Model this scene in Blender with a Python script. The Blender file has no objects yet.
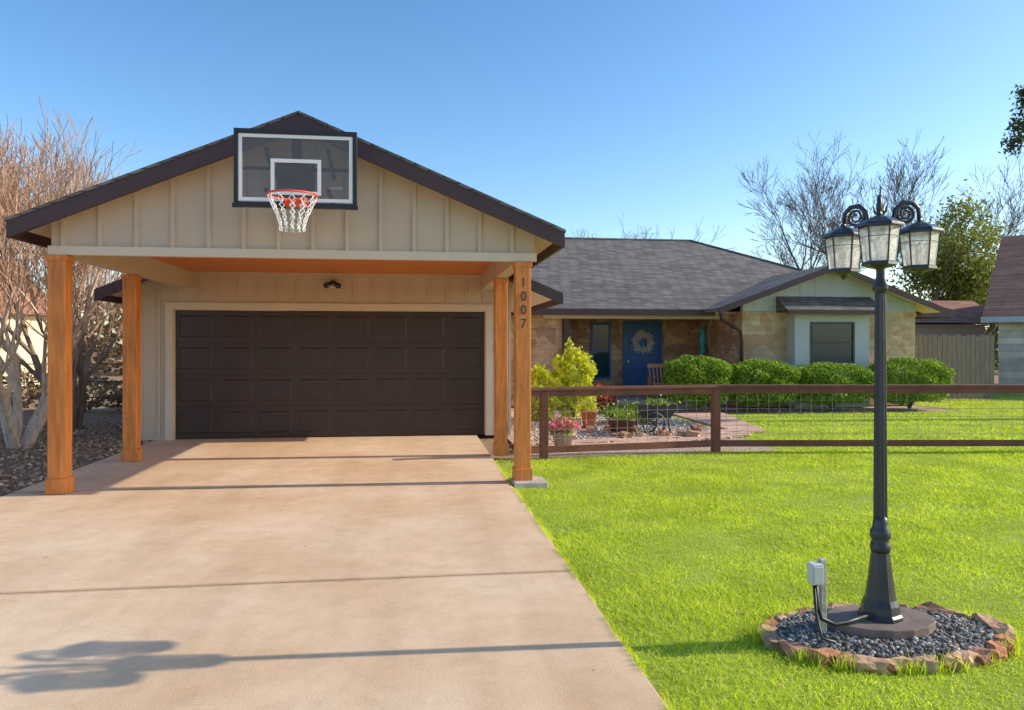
import bpy, bmesh, math, random
import numpy as np
from mathutils import Vector, Matrix
C = bpy.context.scene.collection
sc = bpy.context.scene
PI = math.pi
F = 750.0; HZ = 345.0; CH = 1.52; TH = math.radians(7.5)
ct, st = math.cos(TH), math.sin(TH)
def X_at(px, Y): return Y*math.tan(TH+math.atan((px-512)/F))
def Z_at(py, X, Y): return CH+(HZ-py)*(X*st+Y*ct)/F

# ---------------------------------------------------------------- helpers
ORG = {}
class MB:
    def __init__(s): s.v=[]; s.f=[]
    def add(s, vs, fs):
        o=len(s.v); s.v.extend([tuple(p) for p in vs]); s.f.extend([tuple(i+o for i in f) for f in fs]); return s
    def hexa(s, p): return s.add(p, [(0,3,2,1),(4,5,6,7),(0,1,5,4),(1,2,6,5),(2,3,7,6),(3,0,4,7)])
    def box(s,x0,x1,y0,y1,z0,z1):
        return s.hexa([(x0,y0,z0),(x1,y0,z0),(x1,y1,z0),(x0,y1,z0),(x0,y0,z1),(x1,y0,z1),(x1,y1,z1),(x0,y1,z1)])
    def xf(s,M4): s.v=[tuple(M4@Vector(p)) for p in s.v]; return s
    def prism(s, pts, a0, a1, ax='y'):
        n=len(pts)
        def P(p,a):
            if ax=='y': return (p[0],a,p[1])
            if ax=='z': return (p[0],p[1],a)
            return (a,p[0],p[1])
        vs=[P(p,a0) for p in pts]+[P(p,a1) for p in pts]
        fs=[tuple(range(n)), tuple(range(2*n-1,n-1,-1))]
        for i in range(n):
            j=(i+1)%n; fs.append((i,i+n,j+n,j))
        return s.add(vs,fs)
    def bar(s,a,b,w,h):
        a=Vector(a); b=Vector(b); d=(b-a).normalized()
        side=d.cross(Vector((0,0,1)))
        if side.length<1e-3: side=Vector((1,0,0))
        side.normalize(); up=side.cross(d).normalized()
        q=[]
        for p in (a,b):
            q+= [p-side*w/2-up*h/2, p+side*w/2-up*h/2, p+side*w/2+up*h/2, p-side*w/2+up*h/2]
        return s.add(q,[(0,3,2,1),(4,5,6,7),(0,1,5,4),(1,2,6,5),(2,3,7,6),(3,0,4,7)])
    def tube(s, pts, rad, n=6, cap=True):
        pts=[Vector(p) for p in pts]; m=len(pts)
        if not hasattr(rad,'__len__'): rad=[rad]*m
        vs=[]; ref=None
        for i,p in enumerate(pts):
            d=(pts[min(i+1,m-1)]-pts[max(i-1,0)])
            if d.length<1e-9: d=Vector((0,0,1))
            d.normalize()
            if ref is None:
                ref=d.cross(Vector((0,0,1)))
                if ref.length<.1: ref=d.cross(Vector((1,0,0)))
            ref=(ref-d*ref.dot(d))
            if ref.length<1e-6: ref=d.orthogonal()
            ref.normalize(); u=d.cross(ref)
            for k in range(n):
                a=2*PI*k/n; vs.append(p+(ref*math.cos(a)+u*math.sin(a))*rad[i])
        fs=[]
        for i in range(m-1):
            for k in range(n):
                k2=(k+1)%n; fs.append((i*n+k,i*n+k2,(i+1)*n+k2,(i+1)*n+k))
        if cap and n>2: fs.append(tuple(range(n-1,-1,-1))); fs.append(tuple(range((m-1)*n,m*n)))
        return s.add(vs,fs)
    def lathe(s,cx,cy,prof,n=24,flute=0,rot=0,z0=0):
        vs=[]
        for r,z in prof:
            for k in range(n):
                rr=r*(1-flute*(k%2)); a=2*PI*k/n+rot
                vs.append((cx+rr*math.cos(a),cy+rr*math.sin(a),z0+z))
        fs=[]
        for i in range(len(prof)-1):
            for k in range(n):
                k2=(k+1)%n; fs.append((i*n+k,i*n+k2,(i+1)*n+k2,(i+1)*n+k))
        m=len(prof); fs.append(tuple(range(n-1,-1,-1))); fs.append(tuple(range((m-1)*n,m*n)))
        return s.add(vs,fs)
    def build(s,name,mat,parent=None,smooth=False,bevel=0):
        o0=ORG.get(parent.name,Vector((0,0,0))) if parent else Vector((0,0,0))
        me=bpy.data.meshes.new(name)
        me.from_pydata([(p[0]-o0.x,p[1]-o0.y,p[2]-o0.z) for p in s.v],[],s.f)
        bm=bmesh.new(); bm.from_mesh(me); bmesh.ops.recalc_face_normals(bm,faces=bm.faces); bm.to_mesh(me); bm.free()
        return link(name,me,mat,parent,smooth,bevel,o0)
def link(name,me,mat,parent=None,smooth=False,bevel=0,o0=None):
    o=bpy.data.objects.new(name,me); C.objects.link(o)
    if mat: me.materials.append(mat)
    if smooth: me.polygons.foreach_set('use_smooth',[True]*len(me.polygons))
    if parent: o.parent=parent
    ORG[o.name]=(ORG.get(parent.name) if parent else Vector((0,0,0))) or Vector((0,0,0))
    if bevel:
        b=o.modifiers.new('bevel','BEVEL'); b.width=bevel; b.segments=2; b.limit_method='ANGLE'
    return o
def np_mesh(name, V, k, mat, parent=None):
    n=V.shape[0]; o0=ORG.get(parent.name,Vector((0,0,0))) if parent else Vector((0,0,0))
    V=V.reshape(-1,3)-np.array([o0.x,o0.y,o0.z])
    me=bpy.data.meshes.new(name)
    me.vertices.add(n*k); me.vertices.foreach_set('co',V.astype(np.float32).ravel())
    me.loops.add(n*k); me.loops.foreach_set('vertex_index',np.arange(n*k,dtype=np.int32))
    me.polygons.add(n); me.polygons.foreach_set('loop_start',np.arange(0,n*k,k,dtype=np.int32))
    me.update(calc_edges=True); me.validate()
    return link(name,me,mat,parent)
def tag(o,label=None,cat=None,group=None,kind=None):
    if label: o['label']=label
    if cat: o['category']=cat
    if group: o['group']=group
    if kind: o['kind']=kind
    return o
def thing(name,loc,label,cat,group=None):
    o=bpy.data.objects.new(name,None); C.objects.link(o); o.location=loc; o.empty_display_size=.1
    ORG[o.name]=Vector(loc); tag(o,label,cat,group); return o
def struct(o): o['kind']='structure'; return o

# ---------------------------------------------------------------- materials
def nodes(name):
    m=bpy.data.materials.new(name); m.use_nodes=True; nt=m.node_tree
    b=nt.nodes['Principled BSDF']; return m,nt,b
def N(nt,t,**k):
    n=nt.nodes.new(t)
    for a,v in k.items(): setattr(n,a,v)
    return n
def rgba(c,f=1): return (min(c[0]*f,1),min(c[1]*f,1),min(c[2]*f,1),1)
def noise(nt,co,scale,detail=5,rough=.55):
    n=N(nt,'ShaderNodeTexNoise'); n.inputs['Scale'].default_value=scale; n.inputs['Detail'].default_value=detail; n.inputs['Roughness'].default_value=rough
    nt.links.new(co,n.inputs['Vector']); return n.outputs['Fac']
def ramp(nt,fac,stops):
    r=N(nt,'ShaderNodeValToRGB'); nt.links.new(fac,r.inputs[0]); e=r.color_ramp.elements
    while len(e)<len(stops): e.new(.5)
    for i,(p,c) in enumerate(stops): e[i].position=p; e[i].color=c
    return r.outputs[0]
def mix(nt,fac,a,b,mode='MIX'):
    m=N(nt,'ShaderNodeMixRGB',blend_type=mode)
    for i,s in ((0,fac),(1,a),(2,b)):
        if isinstance(s,(int,float)): m.inputs[i].default_value=s
        elif isinstance(s,tuple): m.inputs[i].default_value=s
        else: nt.links.new(s,m.inputs[i])
    return m.outputs[0]
def bump(nt,b,h,strength,dist=.01):
    n=N(nt,'ShaderNodeBump'); n.inputs['Strength'].default_value=strength; n.inputs['Distance'].default_value=dist
    nt.links.new(h,n.inputs['Height']); nt.links.new(n.outputs[0],b.inputs['Normal'])
def M(name,col,rough=.7,var=.15,scale=4,bs=0,bstr=.3,col2=None,metal=0,stretch=None,bd=.01):
    m,nt,b=nodes(name); tc=N(nt,'ShaderNodeTexCoord').outputs['Object']
    if stretch:
        mp=N(nt,'ShaderNodeMapping'); mp.inputs['Scale'].default_value=stretch; nt.links.new(tc,mp.inputs[0]); co=mp.outputs[0]
    else: co=tc
    f=noise(nt,co,scale)
    c=ramp(nt,f,[(.3,rgba(col,1-var)),(.7,rgba(col2 or col,1+var))])
    nt.links.new(c,b.inputs['Base Color'])
    b.inputs['Roughness'].default_value=rough; b.inputs['Metallic'].default_value=metal
    if bs: bump(nt,b,noise(nt,co,bs,3),bstr,bd)
    return m
def island(nt): return N(nt,'ShaderNodeNewGeometry').outputs['Random Per Island']
def Mleaf(name,c1,c2,trans=.35,patch=None,dry=None,lo=.68):
    m,nt,b=nodes(name); c=ramp(nt,island(nt),[(0,rgba(c1)),(.9,rgba(c2)),(1,rgba(dry or c2))])
    tc=N(nt,'ShaderNodeTexCoord').outputs['Object']
    g=noise(nt,tc,patch or 1.2,4)
    c=mix(nt,1.0,c,ramp(nt,g,[(.32,(lo,lo*1.02,lo*.95,1)),(.68,(1.2,1.15,1.1,1))]),'MULTIPLY')
    nt.links.new(c,b.inputs['Base Color']); b.inputs['Roughness'].default_value=.6
    t=N(nt,'ShaderNodeBsdfTranslucent'); nt.links.new(c,t.inputs[0])
    mx=N(nt,'ShaderNodeMixShader'); mx.inputs[0].default_value=trans
    nt.links.new(b.outputs[0],mx.inputs[1]); nt.links.new(t.outputs[0],mx.inputs[2])
    nt.links.new(mx.outputs[0],nt.nodes['Material Output'].inputs[0]); return m
def Mbrick(name,c1,c2,mortar,bw,bh,ms,zs=1,bstr=.5,rough=.85,off=.5,extra=None):
    m,nt,b=nodes(name); tc=N(nt,'ShaderNodeTexCoord').outputs['Object']
    sp=N(nt,'ShaderNodeSeparateXYZ'); nt.links.new(tc,sp.inputs[0])
    ad=N(nt,'ShaderNodeMath',operation='ADD'); nt.links.new(sp.outputs[0],ad.inputs[0]); nt.links.new(sp.outputs[1],ad.inputs[1])
    mu=N(nt,'ShaderNodeMath',operation='MULTIPLY'); nt.links.new(sp.outputs[2],mu.inputs[0]); mu.inputs[1].default_value=zs
    cb=N(nt,'ShaderNodeCombineXYZ'); nt.links.new(ad.outputs[0],cb.inputs[0]); nt.links.new(mu.outputs[0],cb.inputs[1])
    br=N(nt,'ShaderNodeTexBrick'); br.offset=off; nt.links.new(cb.outputs[0],br.inputs['Vector'])
    br.inputs['Color1'].default_value=rgba(c1); br.inputs['Color2'].default_value=rgba(c2); br.inputs['Mortar'].default_value=rgba(mortar)
    br.inputs['Scale'].default_value=1; br.inputs['Mortar Size'].default_value=ms; br.inputs['Mortar Smooth'].default_value=.3
    br.inputs['Brick Width'].default_value=bw; br.inputs['Row Height'].default_value=bh; br.inputs['Bias'].default_value=0
    f=noise(nt,tc,2.5,6,.7)
    c=mix(nt,1,br.outputs['Color'],ramp(nt,f,[(.3,(.72,.7,.68,1)),(.7,(1.25,1.22,1.2,1))]),'MULTIPLY')
    if extra:
        v=N(nt,'ShaderNodeTexVoronoi'); v.inputs['Scale'].default_value=3.3; nt.links.new(cb.outputs[0],v.inputs['Vector'])
        s2=N(nt,'ShaderNodeSeparateColor'); nt.links.new(v.outputs['Color'],s2.inputs[0])
        c=mix(nt,ramp(nt,s2.outputs[0],[(.55,(0,0,0,1)),(.7,(.55,.55,.55,1))]),c,rgba(extra))
    nt.links.new(c,b.inputs['Base Color']); b.inputs['Roughness'].default_value=rough
    inv=N(nt,'ShaderNodeMath',operation='SUBTRACT'); inv.inputs[0].default_value=1; nt.links.new(br.outputs['Fac'],inv.inputs[1])
    h=mix(nt,.35,inv.outputs[0],noise(nt,tc,35,3)); bump(nt,b,h,bstr,.012); return m

siding=M('taupe_siding_paint',(.58,.455,.335),.75,.05,1.3,60,.15)
siding2=M('blue_grey_siding_paint',(.50,.52,.49),.75,.05,1.3,60,.15)
trim=M('light_trim_paint',(.66,.54,.41),.6,.05,2)
fascia=M('dark_brown_fascia',(.062,.028,.030),.5,.15,3)
blacks=M('black_metal',(.040,.045,.052),.36,.2,8,90,.12,metal=.2)
cedar=M('stained_cedar',(.64,.21,.04),.55,.32,3,30,.2,stretch=(9,9,.8))
plankc=M('cedar_ceiling',(.60,.20,.055),.55,.28,3,30,.2,stretch=(.6,9,9))
garaged=M('dark_brown_door',(.040,.018,.014),.38,.12,2,120,.06)
shingle=Mbrick('charcoal_shingles',(.11,.102,.092),(.20,.185,.168),(.045,.042,.038),.30,.14,.012,2.3,.7,.9)
shingle2=Mbrick('brown_shingles',(.28,.13,.09),(.40,.20,.13),(.13,.065,.045),.30,.14,.012,1.6,.6,.9)
brick=Mbrick('tumbled_brick',(.46,.26,.14),(.68,.44,.24),(.52,.43,.33),.24,.085,.010,1,.6,.9,extra=(.28,.13,.08))
stone=Mbrick('cut_stone',(.76,.54,.29),(.56,.38,.21),(.55,.46,.36),.33,.125,.014,1,.8,.9,.37,extra=(.50,.23,.12))
greystone=Mbrick('grey_stone',(.48,.46,.43),(.76,.72,.64),(.50,.48,.45),.45,.22,.02,1,.8,.9,.4)
navy=M('navy_paint',(.03,.115,.34),.4,.12,3)
m,nt,b=nodes('window_glass'); b.inputs['Base Color'].default_value=(.012,.055,.07,1); b.inputs['Roughness'].default_value=.06; b.inputs['Specular IOR Level'].default_value=.5; glass=m
white=M('white_paint',(.82,.82,.81),.5,.03,4)
fencec=M('red_brown_fence_stain',(.17,.055,.033),.65,.25,5,40,.2)
wire=M('galvanised_wire',(.34,.33,.30),.5,.1,5,metal=.5)
bluegrey=M('blue_grey_trim',(.42,.50,.55),.6,.06,3)
bark=M('pale_bark',(.60,.46,.35),.9,.3,6,25,.5,stretch=(3,3,1))
barkd=M('grey_bark',(.15,.11,.085),.9,.3,6,25,.5,stretch=(3,3,1))
barkm=M('brown_bark',(.30,.21,.15),.9,.3,6,25,.5,stretch=(3,3,1))
twigr=M('tan_twigs',(.44,.27,.165),.85,.25,1.0)
twigg=M('grey_twigs',(.13,.095,.075),.85,.25,1.0)
terracotta=M('terracotta',(.50,.18,.09),.8,.15,6)
def concrete():
    m,nt,b=nodes('stained_concrete'); tc=N(nt,'ShaderNodeTexCoord').outputs['Object']
    c=ramp(nt,noise(nt,tc,.6,7,.6),[(.32,(.62,.405,.225,1)),(.5,(.71,.505,.315,1)),(.68,(.77,.59,.40,1))])
    c=mix(nt,1,c,ramp(nt,noise(nt,tc,4.5,9,.8),[(.34,(.88,.865,.85,1)),(.56,(1.04,1.04,1.04,1))]),'MULTIPLY')
    sp=noise(nt,tc,150,2); c=mix(nt,1,c,ramp(nt,sp,[(.30,(.70,.67,.64,1)),(.46,(1,1,1,1))]),'MULTIPLY')
    v=N(nt,'ShaderNodeTexVoronoi'); v.inputs['Scale'].default_value=1.3; nt.links.new(tc,v.inputs['Vector'])
    c=mix(nt,1,c,ramp(nt,v.outputs['Distance'],[(.010,(.58,.52,.46,1)),(.035,(1,1,1,1))]),'MULTIPLY')
    sx=N(nt,'ShaderNodeMapping'); sx.inputs['Scale'].default_value=(1.6,.18,1); nt.links.new(tc,sx.inputs[0])
    c=mix(nt,1,c,ramp(nt,noise(nt,sx.outputs[0],1.3,5,.6),[(.3,(.88,.86,.84,1)),(.55,(1.02,1.02,1.02,1))]),'MULTIPLY')
    spx=N(nt,'ShaderNodeSeparateXYZ'); nt.links.new(tc,spx.inputs[0])
    for yj in (4.957,8.327):
        s1=N(nt,'ShaderNodeMath',operation='SUBTRACT'); nt.links.new(spx.outputs[1],s1.inputs[0]); s1.inputs[1].default_value=yj
        a1=N(nt,'ShaderNodeMath',operation='ABSOLUTE'); nt.links.new(s1.outputs[0],a1.inputs[0])
        n1=N(nt,'ShaderNodeMath',operation='MULTIPLY'); nt.links.new(noise(nt,tc,3,6,.7),n1.inputs[0]); n1.inputs[1].default_value=.05
        s2=N(nt,'ShaderNodeMath',operation='SUBTRACT'); nt.links.new(a1.outputs[0],s2.inputs[0]); nt.links.new(n1.outputs[0],s2.inputs[1])
        c=mix(nt,1,c,ramp(nt,s2.outputs[0],[(0,(.80,.75,.70,1)),(.02,(1,1,1,1))]),'MULTIPLY')
    nt.links.new(c,b.inputs['Base Color']); b.inputs['Roughness'].default_value=.85
    bump(nt,b,noise(nt,tc,90,5,.7),.5,.004); return m
conc=concrete()
conc2=M('grey_concrete',(.46,.41,.34),.85,.2,5,60,.4)
def grassmat(name,a,bcol,dry):
    m,nt,b=nodes(name); tc=N(nt,'ShaderNodeTexCoord').outputs['Object']
    c=ramp(nt,noise(nt,tc,1.2,6,.7),[(.3,rgba(a)),(.7,rgba(bcol))])
    c=mix(nt,ramp(nt,noise(nt,tc,40,6,.8),[(.5,(0,0,0,1)),(.7,(.8,.8,.8,1))]),c,rgba(dry))
    nt.links.new(c,b.inputs['Base Color']); b.inputs['Roughness'].default_value=.95
    bump(nt,b,noise(nt,tc,60,6,.8),.6,.02); return m
lawnm=grassmat('lawn_soil',(.24,.34,.02),(.38,.48,.04),(.38,.29,.10))
groundm=grassmat('rough_ground',(.26,.18,.10),(.40,.28,.16),(.30,.24,.10))
bladem=Mleaf('grass_blades',(.42,.60,.010),(.80,.90,.06),.52,1.5,dry=(.75,.60,.28),lo=.74)
gravelm=M('gravel_ground',(.26,.17,.11),.95,.3,30,80,.8)
mulchm=M('mulch',(.30,.20,.14),.95,.35,25,60,.9,col2=(.50,.38,.29))
def pebmat(name,stops):
    m,nt,b=nodes(name); c=ramp(nt,island(nt),stops); nt.links.new(c,b.inputs['Base Color']); b.inputs['Roughness'].default_value=.9; return m
pebblem=pebmat('mixed_grey_pebbles',[(0,(.07,.066,.06,1)),(.5,(.17,.16,.145,1)),(.75,(.29,.27,.24,1)),(.93,(.55,.51,.44,1)),(1,(.34,.18,.10,1))])
pebblew=pebmat('tan_pebbles',[(0,(.19,.11,.06,1)),(.5,(.42,.28,.165,1)),(.9,(.62,.46,.31,1)),(1,(.80,.70,.56,1))])
pebbleg=pebmat('pale_pebbles',[(0,(.28,.20,.14,1)),(.5,(.50,.40,.31,1)),(1,(.75,.68,.58,1))])
deadm=pebmat('dead_leaves',[(0,(.18,.08,.03,1)),(.6,(.42,.23,.10,1)),(1,(.68,.48,.25,1))])
hedgem=Mleaf('hedge_leaves',(.12,.24,.014),(.38,.55,.04),.35,2)
oakm=Mleaf('evergreen_leaves',(.09,.14,.015),(.36,.40,.06),.35,.5)
limem=Mleaf('lime_leaves',(.50,.62,.02),(.88,.85,.08),.45,3)
darkleaf=Mleaf('dark_leaves',(.03,.055,.012),(.09,.13,.03),.25,1)
pinkm=Mleaf('pink_petals',(.85,.04,.22),(.98,.25,.42),.3,5)
redm=Mleaf('red_leaves',(.35,.05,.03),(.55,.16,.06),.3,5)
brownl=Mleaf('brown_foliage',(.22,.13,.07),(.46,.31,.16),.3,2)

# ---------------------------------------------------------------- ground
rnd=random.Random(5); rs=np.random.RandomState(7)
def sheet(name,pts,z,mat): 
    b=MB(); b.add([(x,y,z) for x,y in pts],[tuple(range(len(pts)))]); return struct(b.build(name,mat))
sheet('ground',[(-400,-60),(400,-60),(400,600),(-400,600)],-.06,groundm)
LX=1.06
sheet('lawn',[(LX,-3),(32,-3),(32,22),(12.8,22),(12.8,16.2),(5.6,16.0),(5.3,10.3),(LX+.5,10.0),(LX,9.6)],-.03,lawnm)
sheet('gravel_bed',[(-4.12,-3),(-4.12,16),(-9,19),(-14,16),(-9,4),(-6.5,-3)],-.04,gravelm)
sheet('garden_bed',[(LX+.5,10.0),(5.3,10.35),(5.7,16.0),(12.7,16.0),(12.7,18.6),(1.5,18.6)],-.025,mulchm)
b=MB()
for y0,y1 in ((-3,1.6),(1.62,4.950),(4.966,8.319),(8.335,12.75)):
    b.box(-4.1,LX,y0,y1,-.12,0)
struct(b.build('driveway',conc,bevel=.006))
b=MB(); b.box(1.08,1.45,8.02,8.42,-.06,.03); tag(b.build('footing_pad',conc2,bevel=.01),'small square concrete pad under the numbered cedar post','concrete pad')
r2=random.Random(3)
flag=M('pink_flagstone',(.60,.38,.27),.85,.2,2,40,.3)
b=MB()
for i in range(26):
    t=i/25; cx=1.75+3.9*t+r2.uniform(-.1,.1); cy=11.05+1.0*t*t*1.2
    for k in range(2):
        ccx=cx+r2.uniform(-.05,.05); ccy=cy+k*.42+r2.uniform(-.04,.04)
        pts=[(ccx+(.2+r2.uniform(-.03,.03))*math.cos(a*PI/3+r2.uniform(-.2,.2)),ccy+(.2+r2.uniform(-.03,.03))*math.sin(a*PI/3+r2.uniform(-.2,.2))) for a in range(6)]
        b.prism(pts,-.02,.01+.002*((i+k)%3),'z')
struct(b.build('path',flag))
b=MB(); b.prism([(5.6,12.5),(6.2,12.6),(7.3,18.3),(5.7,18.3)],-.02,.012,'z'); struct(b.build('walkway',flag))

def blades(n,x0,x1,y0,y1,h,w,fall,keep,name,label):
    x=rs.uniform(x0,x1,n); y=rs.uniform(y0,y1,n)
    d=x*st+y*ct; lat=(x*ct-y*st)/np.maximum(d,.3)
    k=(rs.rand(n)<np.minimum(1,(fall/np.maximum(d,.5))**1.3))&(lat<1.0)&(lat>-1)&(d>1.8)
    k&=keep(x,y); x=x[k];y=y[k];d=d[k]; n=len(x)
    sc_=np.clip(d/4,.9,3.2)**.75
    hh=h*rs.uniform(.5,1.25,n)*(.8+.35*np.sin(x*2.1+np.sin(y*1.7))*np.cos(y*2.3)); ww=w*rs.uniform(.7,1.3,n)*sc_
    a=rs.uniform(0,2*PI,n); la=rs.uniform(0,2*PI,n); ll=hh*rs.uniform(.3,1.7,n)
    base=np.stack([x,y,np.full(n,-.032)],1); dx=np.stack([np.cos(a),np.sin(a),np.zeros(n)],1)*ww[:,None]/2
    tip=base+np.stack([np.cos(la)*ll,np.sin(la)*ll,hh],1)
    V=np.stack([base-dx,base+dx,tip],1)
    o=np_mesh(name,V,3,bladem); tag(o,label,'grass',kind='stuff'); return o
BX,BY,RX,RY=2.46,3.66,.60,.36
def keep1(x,y):
    e=((x-BX)/(RX*1.01))**2+((y-BY)/(RY*1.01))**2>1
    fl=10.05+(x-1.75)*.12; fl=np.where(x>4.34,10.38-(x-4.34)*.123,fl)
    bare=np.sin(x*3.1+1.3*np.sin(y*2.2))*np.sin(y*3.7+np.sin(x*1.9))>.90
    return e&(~bare|(rs.rand(len(x))<.35))&(y<fl+.1)&~((x<1.47)&(y>8.0)&(y<8.45))&((x>LX+.012+.035*np.sin(y*9)*np.sin(y*3.3)))
blades(760000,LX,13,2.0,10.6,.034,.0058,4.2,keep1,'lawn_grass','short bright green lawn grass in front of the fence')
def keep2(x,y):
    fl=10.38-(x-4.34)*.123
    return (y>fl)&((y<15.9)|(x>12.9))&(x>5.35)
blades(280000,5.3,24,8.5,20,.04,.008,9,keep2,'yard_grass','green lawn grass behind the wire fence')
n=5200; y=rs.uniform(2.0,9.7,n); k=(np.sin(y*5.3)+np.sin(y*13.1)+rs.uniform(-.8,.8,n))>-.2; y=y[k]; n=len(y)
x=LX+.006+np.abs(rs.normal(0,.012,n)); h=rs.uniform(.035,.065,n); a=rs.uniform(0,2*PI,n)
base=np.stack([x,y,np.full(n,-.03)],1); dx=np.stack([np.cos(a),np.sin(a),0*a],1)*.0035
tip=base+np.stack([-rs.uniform(-.01,.05,n),rs.normal(0,.02,n),h],1)
e1=np.stack([base-dx,base+dx,tip],1)
n=2200; a=rs.uniform(0,2*PI,n); R=rs.uniform(1.0,1.2,n); base=np.stack([BX+RX*R*np.cos(a),BY+RY*R*np.sin(a),np.full(n,-.03)],1)
k=(np.sin(a*7)+np.sin(a*17+1))>.0; base=base[k]; n=len(base); aa=rs.uniform(0,2*PI,n); dx=np.stack([np.cos(aa),np.sin(aa),0*aa],1)*.0035
tip=base+np.stack([rs.normal(0,.025,n),rs.normal(0,.025,n),rs.uniform(.05,.09,n)],1)
tag(np_mesh('edge_grass',np.concatenate([e1,np.stack([base-dx,base+dx,tip],1)]),3,bladem),'longer grass blades along the driveway edge and stone ring','grass',kind='stuff')

def ico(sub):
    bm=bmesh.new(); bmesh.ops.create_icosphere(bm,subdivisions=sub,radius=1)
    v=[tuple(p.co) for p in bm.verts]; f=[tuple(q.index for q in fa.verts) for fa in bm.faces]; bm.free(); return v,f
I1=ico(1); I2=ico(2)
def rock(mb,c,s,r,rz=0,src=I2,jag=.2):
    vs=[]; ph=[r.uniform(0,6) for _ in range(6)]
    for v in src[0]:
        k=1+jag*(math.sin(v[0]*3+ph[0])*math.cos(v[1]*4+ph[1])+.6*math.sin(v[2]*5+ph[2]+v[0]*4))+r.uniform(-.05,.05)
        x,y,z=[max(-.68,min(.68,q))*k*sz for q,sz in zip(v,s)]
        vs.append((c[0]+x*math.cos(rz)-y*math.sin(rz),c[1]+x*math.sin(rz)+y*math.cos(rz),c[2]+z))
    mb.add(vs,src[1])
def pebbles(name,pts,smin,smax,mat,label,flat=1):
    V0=np.array(I1[0]); Fc=np.array(I1[1]); n=len(pts)
    s=rs.uniform(smin,smax,(n,1,1))*rs.uniform(.6,1.2,(n,1,3)); s[:,:,2]*=flat
    P=V0[None]*s*(1+rs.uniform(-.25,.25,(n,len(V0),1)))+np.array(pts)[:,None,:]
    a=P.reshape(-1,3); nv=len(V0)
    me=bpy.data.meshes.new(name)
    fs=(Fc[None]+np.arange(n)[:,None,None]*nv).reshape(-1,3)
    me.vertices.add(len(a)); me.vertices.foreach_set('co',a.astype(np.float32).ravel())
    me.loops.add(len(fs)*3); me.loops.foreach_set('vertex_index',fs.astype(np.int32).ravel())
    me.polygons.add(len(fs)); me.polygons.foreach_set('loop_start',np.arange(0,len(fs)*3,3,dtype=np.int32))
    me.update(calc_edges=True); me.validate(); o=link(name,me,mat); tag(o,label,'gravel',kind='stuff'); return o
b=MB(); prof=[(1.0,-.05),(.97,0.0),(.7,.04)]
vs=[];n=32
for r,z in prof:
    for k in range(n): vs.append((BX+RX*r*math.cos(2*PI*k/n),BY+RY*r*math.sin(2*PI*k/n),z))
vs.append((BX,BY,.045)); fs=[]
for i in range(2):
    for k in range(n): fs.append((i*n+k,i*n+(k+1)%n,(i+1)*n+(k+1)%n,(i+1)*n+k))
for k in range(n): fs.append((2*n+k,2*n+(k+1)%n,3*n))
b.add(vs,fs); struct(b.build('soil_mound',gravelm))
LXp,LYp=2.437,3.66
pp=[]
while len(pp)<3600:
    a=rs.uniform(0,2*PI); r=math.sqrt(rs.rand())*.95
    x,y=BX+RX*r*math.cos(a),BY+RY*r*math.sin(a)
    if ((x-LXp)/.285)**2+((y-LYp)/.195)**2<1: continue
    pp.append((x,y,.04-.05*max(0,r-.7)*2.2+rs.uniform(-.006,.008)))
pebbles('gravel',pp,.005,.016,pebblem,'mixed grey gravel filling the ring around the lamp post',.7)
ringm=[M('edging_rock_%d'%i,c,.9,.45,11,30,.9) for i,c in enumerate([(.50,.21,.10),(.56,.33,.18),(.36,.17,.10),(.46,.27,.17)])]
a=0.05
while a<2*PI:
    big = (a<.7 or a>5.8)
    w=rnd.uniform(.055,.105)*(1.2 if big else 1)
    b=MB(); jr=rnd.uniform(.98,1.05); x=BX+RX*jr*math.cos(a); y=BY+RY*jr*math.sin(a)
    rock(b,(x,y,-.005),(w,rnd.uniform(.05,.075),rnd.uniform(.032,.048)*(1.45 if big else 1)),rnd,math.atan2(RY*math.cos(a),-RX*math.sin(a))+rnd.uniform(-.35,.35),jag=.28)
    o=b.build('edging_stone',ringm[rnd.randrange(4)]); tag(o,'rough reddish tan edging stone in the ring around the lamp post','stone','edging stones around the lamp post')
    a+=(w*1.38)/math.hypot(RX*math.sin(a),RY*math.cos(a))*rnd.uniform(.9,1.1)
pp=[]
while len(pp)<9000:
    x=rs.uniform(-9.5,-4.2); y=rs.uniform(4,16)
    pp.append((x,y,-.035+rs.uniform(-.005,.012)))
pebbles('pebble_gravel',pp,.010,.038,pebblew,'tan and brown stones covering the bed left of the driveway',.7)
pp=[(rs.uniform(1.8,5.5),rs.uniform(11.9,17),-.02) for _ in range(5000)]
pebbles('garden_gravel',pp,.015,.04,pebbleg,'pale gravel in the garden behind the fence',.7)
def leaf_quads(P,size):
    n=len(P); s=size*rs.uniform(.6,1.3,(n,1)); a=rs.normal(size=(n,3)); a/=np.linalg.norm(a,axis=1,keepdims=True)
    c=rs.normal(size=(n,3)); c-=a*(a*c).sum(1,keepdims=True); c/=np.linalg.norm(c,axis=1,keepdims=True)
    return np.stack([P-a*s,P+c*s*.45,P+a*s,P-c*s*.45],1)
def flat_leaves(P,size):
    Q=leaf_quads(P,size); Q[:,:,2]=P[:,None,2]+(Q[:,:,2]-P[:,None,2])*.25; return Q
P1=np.stack([rs.uniform(1.2,11,420),rs.uniform(2.6,10,420),rs.uniform(-.005,.008,420)],1)
P2=np.stack([rs.uniform(-4.0,1.0,30),rs.uniform(2.8,12.3,30),np.full(30,.005)],1)
P3=np.stack([-4.10-np.abs(rs.normal(0,2.0,6000)),rs.uniform(5,20,6000),rs.uniform(-.02,.02,6000)],1)
tag(np_mesh('fallen_leaves',flat_leaves(np.concatenate([P1,P2]),.017),4,deadm),'small dry brown leaves scattered over lawn and driveway','fallen leaves',kind='stuff')
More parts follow.
